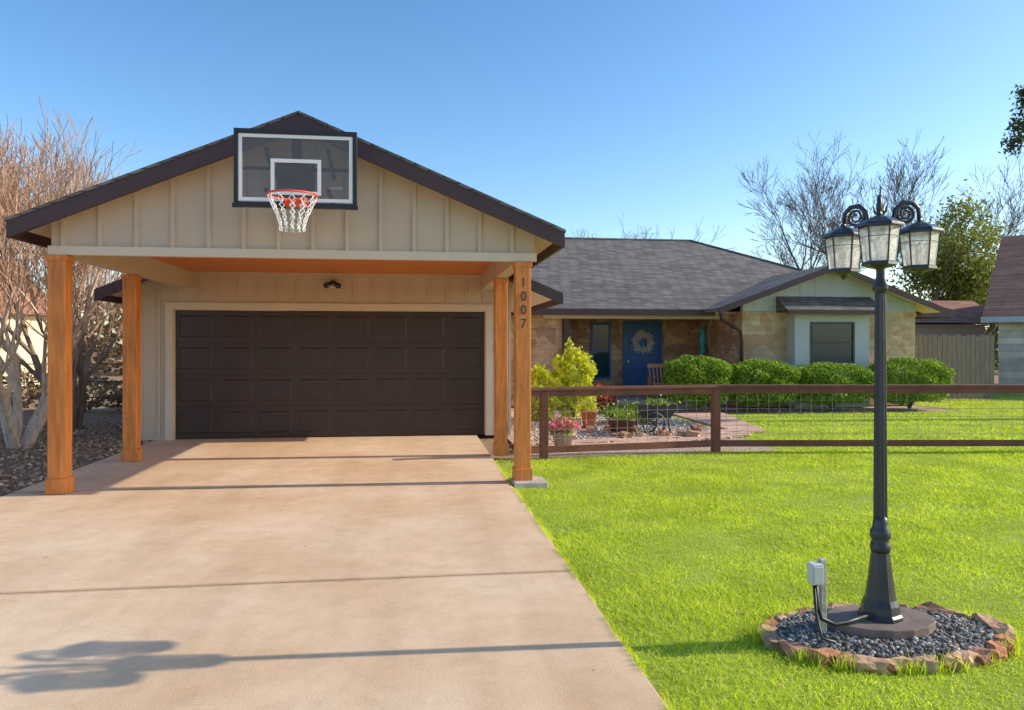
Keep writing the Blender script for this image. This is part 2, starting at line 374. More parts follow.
tag(np_mesh('leaf_litter',flat_leaves(P3,.035),4,deadm),'brown leaf litter under the bare trees on the left','fallen leaves',kind='stuff')

# ---------------------------------------------------------------- HOUSE
H=thing('ranch_house',(0,12.6,0),'single storey brick house with tan double garage, cedar carport and charcoal shingle roof','house')
AX=-1.17; AZ=3.90; SL=.417
def roof_slab(ax,half,az,sl,y0,y1,t):
    b=MB(); e=az-sl*half
    b.prism([(ax-half,e),(ax,az),(ax+half,e),(ax+half,e-t),(ax,az-t),(ax-half,e-t)],y0,y1); return b
carroof=roof_slab(AX,2.80,AZ+.03,SL,7.93,12.75,.03).build('roof',shingle,H); carroof['label']='charcoal shingle roof over the carport'
roof_slab(AX,2.76,AZ-.002,SL,8.0,12.7,.06).build('soffit',trim,H)
def rakes(ax,half,az,sl,y0,y1,h,name,mat,parent):
    for s in (-1,1):
        e=az-sl*half; b=MB(); b.prism([(ax,az),(ax+s*half,e),(ax+s*half,e-h),(ax,az-h)],y0,y1); b.build(name,mat,parent)
rakes(AX,2.79,AZ-.001,SL,7.94,7.99,.165,'rake_board',fascia,H)
for s in (-1,1):
    x=AX+s*2.79; e=AZ-SL*2.79; b=MB(); b.box(min(x,x-s*.03),max(x,x-s*.03),7.991,12.7,e-.16,e-.004); b.build('eave_board',fascia,H)
def zr(x,off=.0): return AZ-SL*abs(x-AX)-off
gx0,gx1=-3.66,1.33
b=MB(); b.prism([(gx0,2.45),(gx1,2.45),(gx1,zr(gx1,.07)),(AX,AZ-.07),(gx0,zr(gx0,.07))],8.2,8.3)
x=gx0+.12
while x<gx1:
    b.box(x-.02,x+.02,8.172,8.201,2.53,zr(x,.09)); x+=.355
gw=b.build('gable_wall',siding,H); gw['label']='tan board and batten gable above the carport'
b=MB(); b.box(gx0-.02,gx1+.02,8.165,8.198,2.44,2.53); b.build('trim_board',trim,H)
for x in (-3.6,1.2):
    b=MB(); b.box(x-.08,x+.08,8.302,12.59,2.44,2.70); b.build('beam',siding,H)
b=MB(); b.box(-3.519,1.119,8.302,8.42,2.46,2.70); b.build('beam',siding,H)
b=MB(); yy=8.42
while yy<12.58:
    b.box(-3.519,1.119,yy,min(yy+.125,12.59),2.70,2.72); yy+=.13
b.build('ceiling',plankc,H)['label']='orange cedar plank ceiling of the carport'
def post(x,y,label):
    b=MB(); b.box(x-.085,x+.085,y-.085,y+.085,.0,2.44)
    p=b.build('post',cedar,H,bevel=.006); p['label']=label
    b=MB(); b.box(x-.101,x+.101,y-.101,y+.101,.002,.16); b.build('post_base',cedar,p,bevel=.005)
    b=MB(); b.box(x-.097,x+.097,y-.097,y+.097,2.38,2.438); b.build('post_cap',cedar,p,bevel=.005)
    return p
post(-3.6,8.25,'front left cedar post'); pr=post(1.2,8.24,'front right cedar post with house number')
post(-3.66,10.4,'rear left cedar post'); post(1.2,10.3,'rear right cedar post')
def text_mesh(name,txt,size,mat,parent,M4,ext=.004):
    cu=bpy.data.curves.new('t','FONT'); cu.body=txt; cu.size=size; cu.extrude=ext; cu.align_x='CENTER'; cu.align_y='CENTER'
    to=bpy.data.objects.new('t',cu); C.objects.link(to); bpy.context.view_layer.update()
    me=bpy.data.meshes.new_from_object(to.evaluated_get(bpy.context.evaluated_depsgraph_get()))
    bpy.data.objects.remove(to); me.name=name
    o0=ORG.get(parent.name); me.transform(Matrix.Translation(-o0)@M4); return link(name,me,mat,parent)
RX90=Matrix.Rotation(PI/2,4,'X')
for chx,z in (('1',2.20),('0',2.05),('0',1.90),('7',1.75)):
    o=text_mesh('house_digit',chx,.15,blacks,pr,Matrix.Translation((1.2,8.148,z))@RX90@Matrix.Diagonal((.88,1,1,1)),.005); o['label']='black metal digit '+chx
gl,gr=-4.31,1.64; dl,dr=-3.81,1.215
b=MB()
GA=3.87
def zg(x,off=.1): return GA-SL*abs(x-AX)-off
b.prism([(gl,0),(dl,0),(dl,2.1),(dr,2.1),(dr,0),(gr,0),(gr,zg(gr)),(AX,GA-.1),(gl,zg(gl))],12.6,12.75)
for x in (gl+.02,-4.02):
    b.box(x-.02,x+.02,12.58,12.601,.05,2.5)
x=-3.7
while x<1.2:
    b.box(x-.02,x+.02,12.58,12.601,2.25,2.61); x+=.305
for x in (1.42,1.62): b.box(x-.02,x+.02,12.58,12.601,.05,2.5)
b.build('garage_front_wall',siding,H)
for xa in (gl,gr-.12):
    b=MB(); b.box(xa,xa+.12,12.751,18.4,0,2.45); b.build('garage_side_wall',siding,H)
b=MB(); b.box(dl-.11,dl,12.565,12.599,0,2.2); b.box(dr,dr+.11,12.565,12.599,0,2.2); b.box(dl+.001,dr-.001,12.565,12.599,2.1,2.2)
b.box(dl,dl+.02,12.6,12.7,0,2.08); b.box(dr-.02,dr,12.6,12.7,0,2.08); b.box(dl,dr,12.6,12.7,2.081,2.1)
b.build('door_trim',trim,H)
b=MB(); b.box(gx0+.1,gx1-.1,12.56,12.598,2.62,2.698); b.build('ceiling_trim',siding,H)
gd=MB(); gd.box(dl+.02,dr-.02,12.69,12.74,.0,2.08); gd=gd.build('garage_door',garaged,H); gd['label']='dark brown sectional double garage door'
for r in range(4):
    b=MB(); z0=.01+r*.518; z1=z0+.512
    b.box(dl+.022,dr-.022,12.66,12.689,z0,z1)
    w=(dr-dl-.044)/8
    for c in range(8):
        xa=dl+.022+c*w+.06; xb=xa+w-.12; za=z0+.08; zb=z1-.08; i=.018
        b.hexa([(xa,12.661,za),(xb,12.661,za),(xb,12.661,zb),(xa,12.661,zb),(xa+i,12.653,za+i),(xb-i,12.653,za+i),(xb-i,12.653,zb-i),(xa+i,12.653,zb-i)])
    b.build('door_section',garaged,gd)
b=MB(); b.box(1.40,1.47,12.545,12.578,1.42,1.58); b.build('keypad',M('pale_plastic',(.5,.48,.44),.5,.05),H,bevel=.004)
roof_slab(AX,3.6,GA,SL,12.05,19.6,.05).build('roof',shingle,H)['label']='charcoal shingle roof over the garage'
roof_slab(AX,3.55,GA-.051,SL,12.1,19.5,.04).build('soffit',trim,H)
rakes(AX,3.59,GA-.02,SL,12.0,12.049,.17,'rake_board',fascia,H)
for s in (-1,1):
    x=AX+s*3.6; e=GA-SL*3.6; b=MB(); b.box(min(x,x-s*.03),max(x,x-s*.03),12.051,18,e-.17,e-.02); b.build('eave_board',fascia,H)
wx0,wx1,dx0,dx1=4.92,5.50,5.84,6.98
def wall(name,mat,*boxes):
    b=MB()
    for q in boxes: b.box(*q)
    return b.build(name,mat,H)
wall('brick_wall',brick,(1.641,3.70,18.5,18.7,0,2.3),(3.5,3.70,18.701,20.5,0,2.3))
wall('brick_wall',brick,(3.501,wx0,20.501,20.7,0,2.3),(wx0,wx1,20.501,20.7,0,.55),(wx0,wx1,20.501,20.7,2.15,2.3),(wx1,dx0,20.501,20.7,0,2.3),(dx0,dx1,20.501,20.7,2.2,2.3),(dx1,8.2,20.501,20.7,0,2.3))
wall('brick_wall',brick,(-2.6,-2.4,18.5,27.8,0,2.3),(-2.6,13.4,27.8,28,0,2.3))
wall('porch_side_wall',brick,(8.0,8.2,17.701,20.5,0,2.35))
wall('stone_wall',stone,(8.0,9.16,17.5,17.7,0,2.35))
wall('stone_wall',stone,(11.1,12.6,17.5,17.7,0,2.35),(12.4,12.6,17.701,27.8,0,2.3))
b=MB(); b.box(3.71,7.99,18.3,20.49,0,.14); b.build('porch_slab',conc2,H)
b=MB(); b.box(3.2,8.0,18.3,18.45,2.18,2.34); b.build('porch_header',trim,H)
b=MB(); b.box(3.72,3.86,18.34,18.48,.14,2.18); b.build('porch_post',fascia,H)
W=MB(); W.box(wx0,wx1,20.46,20.54,.55,.62); W.box(wx0,wx1,20.46,20.54,2.08,2.15); W.box(wx0,wx0+.06,20.46,20.54,.62,2.08); W.box(wx1-.06,wx1,20.46,20.54,.62,2.08); W.box(wx0+.06,wx1-.06,20.47,20.53,1.33,1.37)
W=W.build('window',navy,H); W['label']='tall porch window with blue frame'
g=MB(); g.box(wx0+.06,wx1-.06,20.5,20.51,.62,2.08); g.build('pane',glass,W)
D=MB(); D.box(dx0+.08,dx1-.08,20.5,20.55,.15,2.12)
cx=(dx0+dx1)/2
for (xa,xb,za,zb) in ((dx0+.18,cx-.05,.3,.85),(cx+.05,dx1-.18,.3,.85),(dx0+.18,cx-.05,1.0,1.95),(cx+.05,dx1-.18,1.0,1.95)):
    D.box(xa,xb,20.485,20.501,za,zb)
D=D.build('front_door',navy,H); D['label']='dark blue panelled front door'
b=MB(); b.tube([(dx0+.14,20.44,1.05),(dx0+.14,20.49,1.05)],.03,10); b.build('handle',M('brass',(.5,.35,.12),.35,.1,metal=.9),D)
b=MB(); b.box(dx0,dx0+.08,20.46,20.56,.14,2.2); b.box(dx1-.08,dx1,20.46,20.56,.14,2.2); b.box(dx0+.08,dx1-.08,20.46,20.56,2.12,2.2); b.build('door_frame',navy,H)
E=2.40; RZ=4.87
c=[(-3,18,E),(14.04,18,E),(14.04,28.4,E),(-3,28.4,E)]; r0=(2.2,23.2,RZ); r1=(8.84,23.2,RZ)
b=MB(); b.add(c+[r0,r1],[(0,1,5,4),(1,2,5),(2,3,4,5),(3,0,4),(3,2,1,0)])
mr=b.build('roof',shingle,H); mr['label']='hipped charcoal shingle roof of the main house'
b=MB(); b.tube([(-3,18,E),r0,r1,(14.04,18,E)],.05,6); b.build('ridge_cap',shingle,mr)
b=MB(); b.box(1.6,7.5,17.96,17.999,E-.15,E+.01); b.build('eave_board',fascia,H)
b=MB(); b.box(13.0,14.06,17.96,17.999,E-.15,E+.01); b.box(14.041,14.08,18,28.4,E-.15,E+.01); b.build('eave_board',fascia,H)
b=MB(); b.box(-2.9,14.0,18.0,28.3,2.301,2.36); b.build('soffit',trim,H)
BXc=10.2; BH=3.0; BZ=3.50; BS=.365
roof_slab(BXc,BH,BZ,BS,17.05,21.0,.05).build('roof',shingle,H)['label']='charcoal shingle roof of the projecting front gable'
rakes(BXc,BH-.01,BZ-.02,BS,17.0,17.049,.13,'rake_board',fascia,H)
roof_slab(BXc,BH-.05,BZ-.052,BS,17.06,18.0,.03).build('soffit',trim,H)
b=MB(); b.prism([(8.0,2.351),(12.6,2.351),(12.6,BZ-BS*(12.6-BXc)-.09),(BXc,BZ-.09),(8.0,BZ-BS*(BXc-8)-.09)],17.47,17.6)
x=8.3
while x<12.5: b.box(x-.015,x+.015,17.460,17.471,2.36,BZ-BS*abs(x-BXc)-.1); x+=.4
b.build('gable_wall',siding2,H)['label']='blue grey siding gable above the bay window'
bx0,bx1=9.16,11.10; wa,wb,wc,wd=9.55,10.70,1.08,2.08
b=MB(); b.box(bx0,wa,17.1,17.5,.0,2.32); b.box(wb,bx1,17.1,17.5,0,2.32); b.box(wa,wb,17.1,17.5,0,wc); b.box(wa,wb,17.1,17.5,wd,2.32); b.build('bay_wall',siding2,H)
b=MB(); b.prism([(16.85,2.34),(17.46,2.72),(17.46,2.34)],bx0-.3,bx1+.25,'x'); b.build('bay_roof',shingle,H)
b=MB(); b.box(bx0-.31,bx1+.26,16.82,16.849,2.26,2.36); b.box(bx0-.29,bx1+.24,16.85,17.46,2.321,2.338); b.build('bay_eave_board',fascia,H)
W=MB(); W.box(wa,wb,17.08,17.14,wc,wc+.05); W.box(wa,wb,17.08,17.14,wd-.05,wd); W.box(wa,wa+.05,17.08,17.14,wc+.05,wd-.05); W.box(wb-.05,wb,17.08,17.14,wc+.05,wd-.05); W.box(wa+.05,wb-.05,17.09,17.13,1.565,1.595)
W=W.build('window',blacks,H); W['label']='dark bay window'
g=MB(); g.box(wa+.05,wb-.05,17.11,17.12,wc+.05,wd-.05); g.build('pane',glass,W)
b=MB(); b.tube([(7.35,17.3,2.3),(7.4,17.35,2.15),(7.7,17.42,2.0),(7.93,17.44,1.85),(7.96,17.45,1.6),(7.96,17.45,.1)],.042,8); b.build('downspout',fascia,H,smooth=True)

wr=MB(); r3=random.Random(4)
for i in range(560):
    a=r3.uniform(0,2*PI); R=.235+r3.gauss(0,.045); p=Vector((cx+R*math.cos(a),20.44+r3.uniform(-.05,.02),1.60+R*math.sin(a)))
    d=Vector((r3.uniform(-1,1),r3.uniform(-.5,.5),r3.uniform(-1,1))).normalized()*.08
    wr.tube([p,p+d],[.014,.003],4)
wo=wr.build('wreath',M('dried_wreath',(.62,.55,.48),.9,.4,20,col2=(.80,.72,.64))); tag(wo,'round dried twig wreath hanging on the blue front door','wreath')
oy=19.7
t=thing('hanging_ornament',(7.9,oy,1.4),'turquoise metal ornament hanging on the brick porch side wall','ornament')
teal=M('turquoise_paint',(.03,.42,.46),.4,.2,6)
b=MB(); b.tube([(7.96,oy,2.1),(7.86,oy,2.0)],.015,6); b.lathe(7.86,oy,[(.01,2.02),(.11,1.93),(.05,1.82),(.13,1.66),(.05,1.48),(.10,1.34),(.02,1.2)],10); b.build('body',teal,t,True)
b=MB()
for i in range(5):
    a=i*2*PI/5; b.tube([(7.86+.05*math.cos(a),oy+.05*math.sin(a),1.32),(7.86+.08*math.cos(a),oy+.08*math.sin(a),.92)],.014,6)
b.build('chime_rods',teal,t)
t=thing('security_light',(X_at(333,12.56),12.56,2.42),'dark twin head security light fixed above the garage door','outdoor light'); q=ORG[t.name]
b=MB(); b.tube([(q.x,12.6,2.53),(q.x,12.54,2.53)],.05,14); b.build('base_plate',blacks,t)
for s in (-1,1):
    b=MB(); b.tube([(q.x+s*.02,12.54,2.53),(q.x+s*.06,12.5,2.52),(q.x+s*.10,12.43,2.48)],[.016,.03,.048],12); b.build('lamp_head',blacks,t,True)
b=MB(); b.tube([(q.x,12.54,2.51),(q.x,12.48,2.46)],.026,10); b.build('sensor',M('sensor_white',(.5,.5,.5),.4,.05),t)

# ---------------------------------------------------------------- basketball hoop
BCX=-1.136; Y0=7.55
t=thing('basketball_hoop',(BCX,Y0,2.85),'basketball backboard with white lines, orange rim and white net mounted on the gable','basketball hoop')
zb0,zb1=2.86,3.62; x0,x1=BCX-.585,BCX+.585
m,nt,bb=nodes('clear_acrylic'); bb.inputs['Base Color'].default_value=(.26,.25,.25,1); bb.inputs['Roughness'].default_value=.12
tr=N(nt,'ShaderNodeBsdfTransparent'); tr.inputs[0].default_value=(.78,.78,.79,1); mx=N(nt,'ShaderNodeMixShader'); mx.inputs[0].default_value=.3
nt.links.new(tr.outputs[0],mx.inputs[1]); nt.links.new(bb.outputs[0],mx.inputs[2]); nt.links.new(mx.outputs[0],nt.nodes['Material Output'].inputs[0])
b=MB(); b.box(x0+.04,x1-.04,Y0,Y0+.008,zb0+.07,zb1-.04); b.build('board',m,t)
blk=M('black_plastic',(.016,.016,.018),.45,.1)
b=MB(); b.box(x0,x1,Y0-.02,Y0+.035,zb1-.045,zb1); b.box(x0,x1,Y0-.02,Y0+.035,zb0,zb0+.05); b.box(x0,x0+.04,Y0-.02,Y0+.035,zb0+.05,zb1-.045); b.box(x1-.04,x1,Y0-.02,Y0+.035,zb0+.05,zb1-.045)
b.box(x0-.012,x0+.10,Y0-.03,Y0-.021,zb0-.012,zb0+.035); b.box(x1-.10,x1+.012,Y0-.03,Y0-.021,zb0-.012,zb0+.035)
b.build('frame',blk,t,bevel=.004)
def frame_rect(xa,xb,za,zb,w,y):
    b=MB(); b.box(xa,xb,y-.004,y,zb-w,zb); b.box(xa,xb,y-.004,y,za,za+w); b.box(xa,xa+w,y-.004,y,za+w,zb-w); b.box(xb-w,xb,y-.004,y,za+w,zb-w); return b
frame_rect(x0+.043,x1-.043,zb0+.06,zb1-.048,.034,Y0-.004).build('border_line',white,t)
frame_rect(BCX-.24,BCX+.24,2.985,3.335,.036,Y0-.009).build('target_square',white,t)
b=MB(); b.box(BCX-.19,BCX+.17,Y0+.03,Y0+.06,2.90,3.30); b.box(BCX-.045,BCX+.045,Y0+.03,Y0+.075,3.30,3.6)
b.build('mount_plate',blk,t)
b=MB()
for s in (-.3,.3):
    b.bar((BCX+s,Y0+.08,3.45),(BCX+s,8.17,3.3),.04,.04); b.bar((BCX+s,Y0+.08,3.05),(BCX+s,8.17,3.0),.04,.04)
b.bar((BCX-.52,Y0+.05,3.25),(BCX+.52,Y0+.05,3.25),.03,.03)
b.build('bracket',blk,t)
org=M('orange_red_rim',(.80,.09,.03),.4,.08)
rc=(-1.125,7.25,2.925); b=MB(); b.tube([(rc[0]+.228*math.cos(a*2*PI/40),rc[1]+.228*math.sin(a*2*PI/40),rc[2]) for a in range(41)],.010,8,False)
b.bar((rc[0]-.1,rc[1]+.2,rc[2]-.005),(rc[0]-.1,Y0-.02,rc[2]-.03),.02,.03); b.bar((rc[0]+.1,rc[1]+.2,rc[2]-.005),(rc[0]+.1,Y0-.02,rc[2]-.03),.02,.03)
b.box(rc[0]-.1,rc[0]+.1,Y0-.055,Y0-.021,2.86,2.95); b.build('rim',org,t,True)
b=MB(); lv=[(.226,0),(.205,-.06),(.178,-.12),(.150,-.18),(.128,-.24),(.115,-.29),(.118,-.33)]
for s in (0,1):
    for k in range(12):
        pts=[]
        for i,(r,dz) in enumerate(lv):
            a=(k+.5*((i+s)%2))*2*PI/12; pts.append((rc[0]+r*math.cos(a),rc[1]+r*math.sin(a),rc[2]+dz))
        b.tube(pts,.0050,4)
b.build('net',white,t)
text_mesh('lettering','LIFETIME',.034,M('grey_lettering',(.5,.5,.5),.5,.05),t,Matrix.Translation((BCX+.38,Y0-.006,3.06))@RX90,.001)

# ---------------------------------------------------------------- LAMP POST
z0=.092
L=thing('street_lamp',(LXp,LYp,z0),'black fluted lamp post with three hanging glass lanterns in a ring of stones','lamp post')
b=MB(); b.lathe(LXp,LYp,[(.108,0),(.108,.018),(.098,.03),(.092,.07),(.078,.10),(.073,.13),(.063,.20),(.054,.28),(.046,.34)],16,.05,0,z0); b.build('base',blacks,L)
b=MB(); b.lathe(LXp,LYp,[(.040,.34),(.048,.345),(.052,.37),(.046,.39),(.040,.40),(.051,.42),(.051,.45),(.039,.47),(.037,.5),(.031,.53)],24,0,0,z0); b.build('collar',blacks,L,True)
b=MB(); b.lathe(LXp,LYp,[(.034,.52),(.032,.9),(.0275,1.55),(.026,1.72)],24,.13,0,z0); b.build('pole',blacks,L)
b=MB(); b.lathe(LXp,LYp,[(.025,1.70),(.037,1.715),(.039,1.735),(.027,1.755),(.021,1.78),(.019,2.0),(.028,2.03),(.031,2.06),(.021,2.09),(.012,2.13),(.020,2.155),(.015,2.18),(.006,2.21),(.003,2.26)],20,0,0,z0)
for k in range(4):
    a=k*PI/2+.5; b.tube([(LXp,LYp,z0+2.10),(LXp+.03*math.cos(a),LYp+.03*math.sin(a),z0+2.13),(LXp+.04*math.cos(a),LYp+.04*math.sin(a),z0+2.17)],[.006,.007,.002],5)
b.build('cap',blacks,L,True)
lg=bpy.data.materials.new('seeded_glass'); lg.use_nodes=True; nt=lg.node_tree; bb=nt.nodes['Principled BSDF']; bb.inputs['Base Color'].default_value=(.92,.92,.88,1); bb.inputs['Roughness'].default_value=.12
tl=N(nt,'ShaderNodeBsdfTranslucent'); tl.inputs[0].default_value=(.95,.95,.9,1); m2=N(nt,'ShaderNodeMixShader'); m2.inputs[0].default_value=.6; nt.links.new(bb.outputs[0],m2.inputs[1]); nt.links.new(tl.outputs[0],m2.inputs[2])
tr=N(nt,'ShaderNodeBsdfTransparent'); mx=N(nt,'ShaderNodeMixShader')
tc=N(nt,'ShaderNodeTexCoord').outputs['Object']; nt.links.new(ramp(nt,noise(nt,tc,28,3),[(.35,(.40,.40,.40,1)),(.65,(.85,.85,.85,1))]),mx.inputs[0])
nt.links.new(tr.outputs[0],mx.inputs[1]); nt.links.new(m2.outputs[0],mx.inputs[2]); nt.links.new(mx.outputs[0],nt.nodes['Material Output'].inputs[0])
bump(nt,bb,noise(nt,tc,60,2),.5,.004)
bulbm=M('bulb_white',(.8,.78,.72),.4,.02)
ang0=math.atan2(-LYp,-LXp)-.02
LR=.212
for k in range(3):
    a=ang0+k*2*PI/3; u=Vector((math.cos(a),math.sin(a),0)); o=Vector((LXp,LYp,0))
    def P(r,z): return o+u*r+Vector((0,0,z))
    b=MB(); b.tube([P(.018,2.03),P(.05,2.08),P(.062,2.15),P(.08,2.23),P(.12,2.27),P(.17,2.27),P(.205,2.24),P(LR,2.17)],[.009,.011,.012,.013,.013,.013,.012,.01],8)
    pts=[]
    for i in range(26):
        th=i/25*2.1*2*PI; rr=.055*(1-i/25*.75); pts.append(P(.139+rr*math.cos(PI/2-th)*-1,2.212+rr*math.sin(PI/2-th)))
    b.tube(pts,[.010-.006*i/25 for i in range(26)],6)
    b.tube([P(.018,1.93),P(.07,1.96),P(.10,2.02),P(.09,2.08),P(.06,2.07)],[.008,.009,.009,.008,.005],6)
    b.build('scroll_arm',blacks,L,True)
    q=P(LR,0); n=6; ro=a+PI/6; R1,R0=.096,.077
    ZT,ZB=2.112,1.93
    ln=MB(); ln.lathe(q.x,q.y,[(.008,2.19),(.014,2.178),(.012,2.172),(.03,2.166),(.065,2.152),(.108,2.128),(.115,2.118),(.115,ZT),(R1,ZT)],n,0,ro)
    ln.lathe(q.x,q.y,[(R0+.004,ZB+.002),(R0+.006,ZB-.010),(.055,ZB-.022),(.02,ZB-.03),(.012,ZB-.042),(.003,ZB-.05)],n,0,ro)
    for i in range(n):
        an=ro+2*PI*i/n; c1=(q.x+R1*math.cos(an),q.y+R1*math.sin(an)); c0=(q.x+R0*math.cos(an),q.y+R0*math.sin(an))
        ln.bar((c0[0],c0[1],ZB),(c1[0],c1[1],ZT),.006,.006)
        an2=ro+2*PI*(i+1)/n; d1=(q.x+R1*math.cos(an2),q.y+R1*math.sin(an2)); d0=(q.x+R0*math.cos(an2),q.y+R0*math.sin(an2))
        ln.bar((c1[0],c1[1],ZT-.004),(d1[0],d1[1],ZT-.004),.006,.006); ln.bar((c0[0],c0[1],ZB+.005),(d0[0],d0[1],ZB+.005),.006,.006)
        e1=[c0[j]*.28+c1[j]*.72 for j in (0,1)]; e2=[d0[j]*.28+d1[j]*.72 for j in (0,1)]; zz=ZB*.28+ZT*.72
        ln.bar((*e1,zz),(*e2,zz),.003,.003)
    ln=ln.build('lantern',blacks,L)
    g=MB(); vs=[]
    for r,z in ((R0-.003,ZB+.003),(R1-.004,ZT-.003)):
        for i in range(n): an=ro+2*PI*i/n; vs.append((q.x+r*math.cos(an),q.y+r*math.sin(an),z))
    g.add(vs,[(i,(i+1)%n,n+(i+1)%n,n+i) for i in range(n)]); g.build('glass',lg,ln)
    g=MB(); g.lathe(q.x,q.y,[(.012,1.935),(.013,1.985),(.02,2.0),(.022,2.02),(.014,2.045),(.002,2.065)],10); g.build('bulb',bulbm,ln,True)
b=MB(); b.prism([(LXp+.285*math.cos(i*PI/8+.2),LYp+.195*math.sin(i*PI/8+.2)) for i in range(16)],.02,.091,'z')
tag(b.build('base_slab',M('brown_slab',(.20,.145,.115),.8,.25,8,50,.4),bevel=.006),'round dark concrete slab under the lamp post','slab')
t=thing('electrical_box',(2.1,3.66,.03),'small grey outdoor outlet box on a short post beside the lamp post','electrical box')
gb=M('grey_box_paint',(.56,.58,.58),.5,.08,9)
ex=X_at(822,3.62)
b=MB(); b.box(ex-.016,ex+.016,3.60,3.635,.0,.42); b.build('post',M('aged_post',(.46,.42,.34),.8,.3,20,60,.4),t,bevel=.003)
b=MB(); b.box(ex-.078,ex-.019,3.57,3.63,.30,.405); b.build('box',gb,t,bevel=.005)
b=MB(); b.box(ex-.073,ex-.024,3.562,3.569,.31,.395); b.build('cover',gb,t,bevel=.003)
b=MB(); b.tube([(ex-.045,3.6,.30),(ex-.045,3.59,.20),(ex-.03,3.57,.13),(ex+.03,3.55,.105),(ex+.10,3.56,.11),(LXp-.10,3.6,.125)],.011,8); b.build('conduit',blk,t,True)
b=MB(); b.tube([(ex-.055,3.6,.30),(ex-.06,3.57,.15),(ex-.07,3.5,.06),(ex-.02,3.46,.05)],.008,6); b.build('cable',blk,t,True)

# ---------------------------------------------------------------- FENCE
P0=Vector((1.50,10.0,0)); PA=Vector((1.76,10.05,0)); PBp=Vector((4.34,10.38,0)); dirr=Vector((4.46,-.55,0)).normalized(); 
ft=thing('wire_fence',(4.34,10.38,0),'low red brown timber fence with square wire mesh panels across the lawn','fence')
posts=[PA,PBp]+[PBp+dirr*(5.1*i) for i in (1,2)]
for p in posts:
    b=MB(); b.box(p.x-.055,p.x+.055,p.y-.055,p.y+.055,-.05,.90); b.build('fence_post',fencec,ft,bevel=.005)
def up(p,z): return (p.x,p.y,z)
segs=[(P0,PA),(PA,PBp)]+[(posts[i],posts[i+1]) for i in (1,2)]
for a,c_ in segs:
    b=MB(); b.bar(up(a,.925),up(c_,.925),.14,.04); b.build('cap_rail',fencec,ft,bevel=.004)
    off=Vector((0,-.02,0))
    b=MB(); b.bar(up(a+off,.86),up(c_+off,.86),.04,.08); b.build('top_rail',fencec,ft)
    b=MB(); b.bar(up(a+off,.10),up(c_+off,.10),.04,.09); b.build('bottom_rail',fencec,ft)
    w=MB(); Ln=(c_-a).length; nn=max(2,int(Ln/.15)); d=(c_-a)/nn
    for i in range(1,nn): w.tube([up(a+d*i,.12),up(a+d*i,.84)],.0028,4,False)
    for i in range(1,6): w.tube([up(a,.12+i*.12),up(c_,.12+i*.12)],.0028,4,False)
    w.build('wire_panel',wire,ft)

# ---------------------------------------------------------------- foliage
def shrub(name,c,rx,ry,h,n,size,mat,label,cat,group=None,boxy=4,seed=0,amp=1,zb=.03):
    t=thing(name,(c[0],c[1],0),label,cat,group)
    d=rs.normal(size=(n,3)); d/=np.linalg.norm(d,axis=1,keepdims=True)
    k=(np.abs(d)**boxy).sum(1)**(1/boxy); d/=k[:,None]
    rad=rs.uniform(.55,1.0,n)**.4
    bumpy=1+amp*(.07*np.sin(d[:,0]*7+seed)*np.cos(d[:,1]*6+seed*2)+.06*np.sin(d[:,2]*9+d[:,0]*5))
    d*=(rad*bumpy)[:,None]
    P=np.stack([c[0]+d[:,0]*rx,c[1]+d[:,1]*ry,zb+(h-zb)/2+d[:,2]*(h-zb)/2],1)
    np_mesh('foliage',leaf_quads(P,size),4,mat,t)
    b=MB(); r=random.Random(seed)
    for i in range(7):
        a=r.uniform(0,2*PI); b.tube([(c[0],c[1],-.02),(c[0]+rx*.25*math.cos(a),c[1]+ry*.25*math.sin(a),h*.4),(c[0]+rx*.5*math.cos(a),c[1]+ry*.5*math.sin(a),h*.7)],[.02,.014,.006],5)
    b.build('stem',barkd,t); return t
edges=[(673,736,357),(737,801,361),(802,880,364),(885,956,359)]
labs=['leftmost of the clipped green hedge bushes, beside the porch','clipped green hedge bush below the downspout corner','clipped green hedge bush directly below the bay window','rightmost clipped green hedge bush, behind the lamp post']
for i,(pa,pb,py) in enumerate(edges):
    xa,xb=X_at(pa,16.1),X_at(pb,16.1); xm=(xa+xb)/2; h=Z_at(py,xm,16.1)
    shrub('hedge_bush',(xm,16.5),(xb-xa)/2*.99,.58,h,13000,.036,hedgem,labs[i],'bush','clipped hedge bushes in front of the house',3.8,i+1,.8,.16)
shrub('lime_shrub',(X_at(541,15),15),.35,.4,1.05,1800,.055,limem,'low lime green shrub beside the brick pier, left of the taller one','bush',None,2.2,8,2.5)
shrub('lime_shrub',(X_at(573,15.2),15.2),.44,.4,1.45,2300,.06,limem,'taller lime green shrub in front of the porch','bush',None,2.0,9,3)
shrub('low_shrub',(X_at(600,16.5),16.5),.4,.35,.6,1500,.05,redm,'low reddish shrub in front of the porch window','bush',None,2.0,10,2)
shrub('yard_shrub',(X_at(632,14.3),14.3),.55,.35,.34,1800,.05,hedgem,'low spreading green plant in the middle of the gravel garden','plant',None,2.0,12,2)

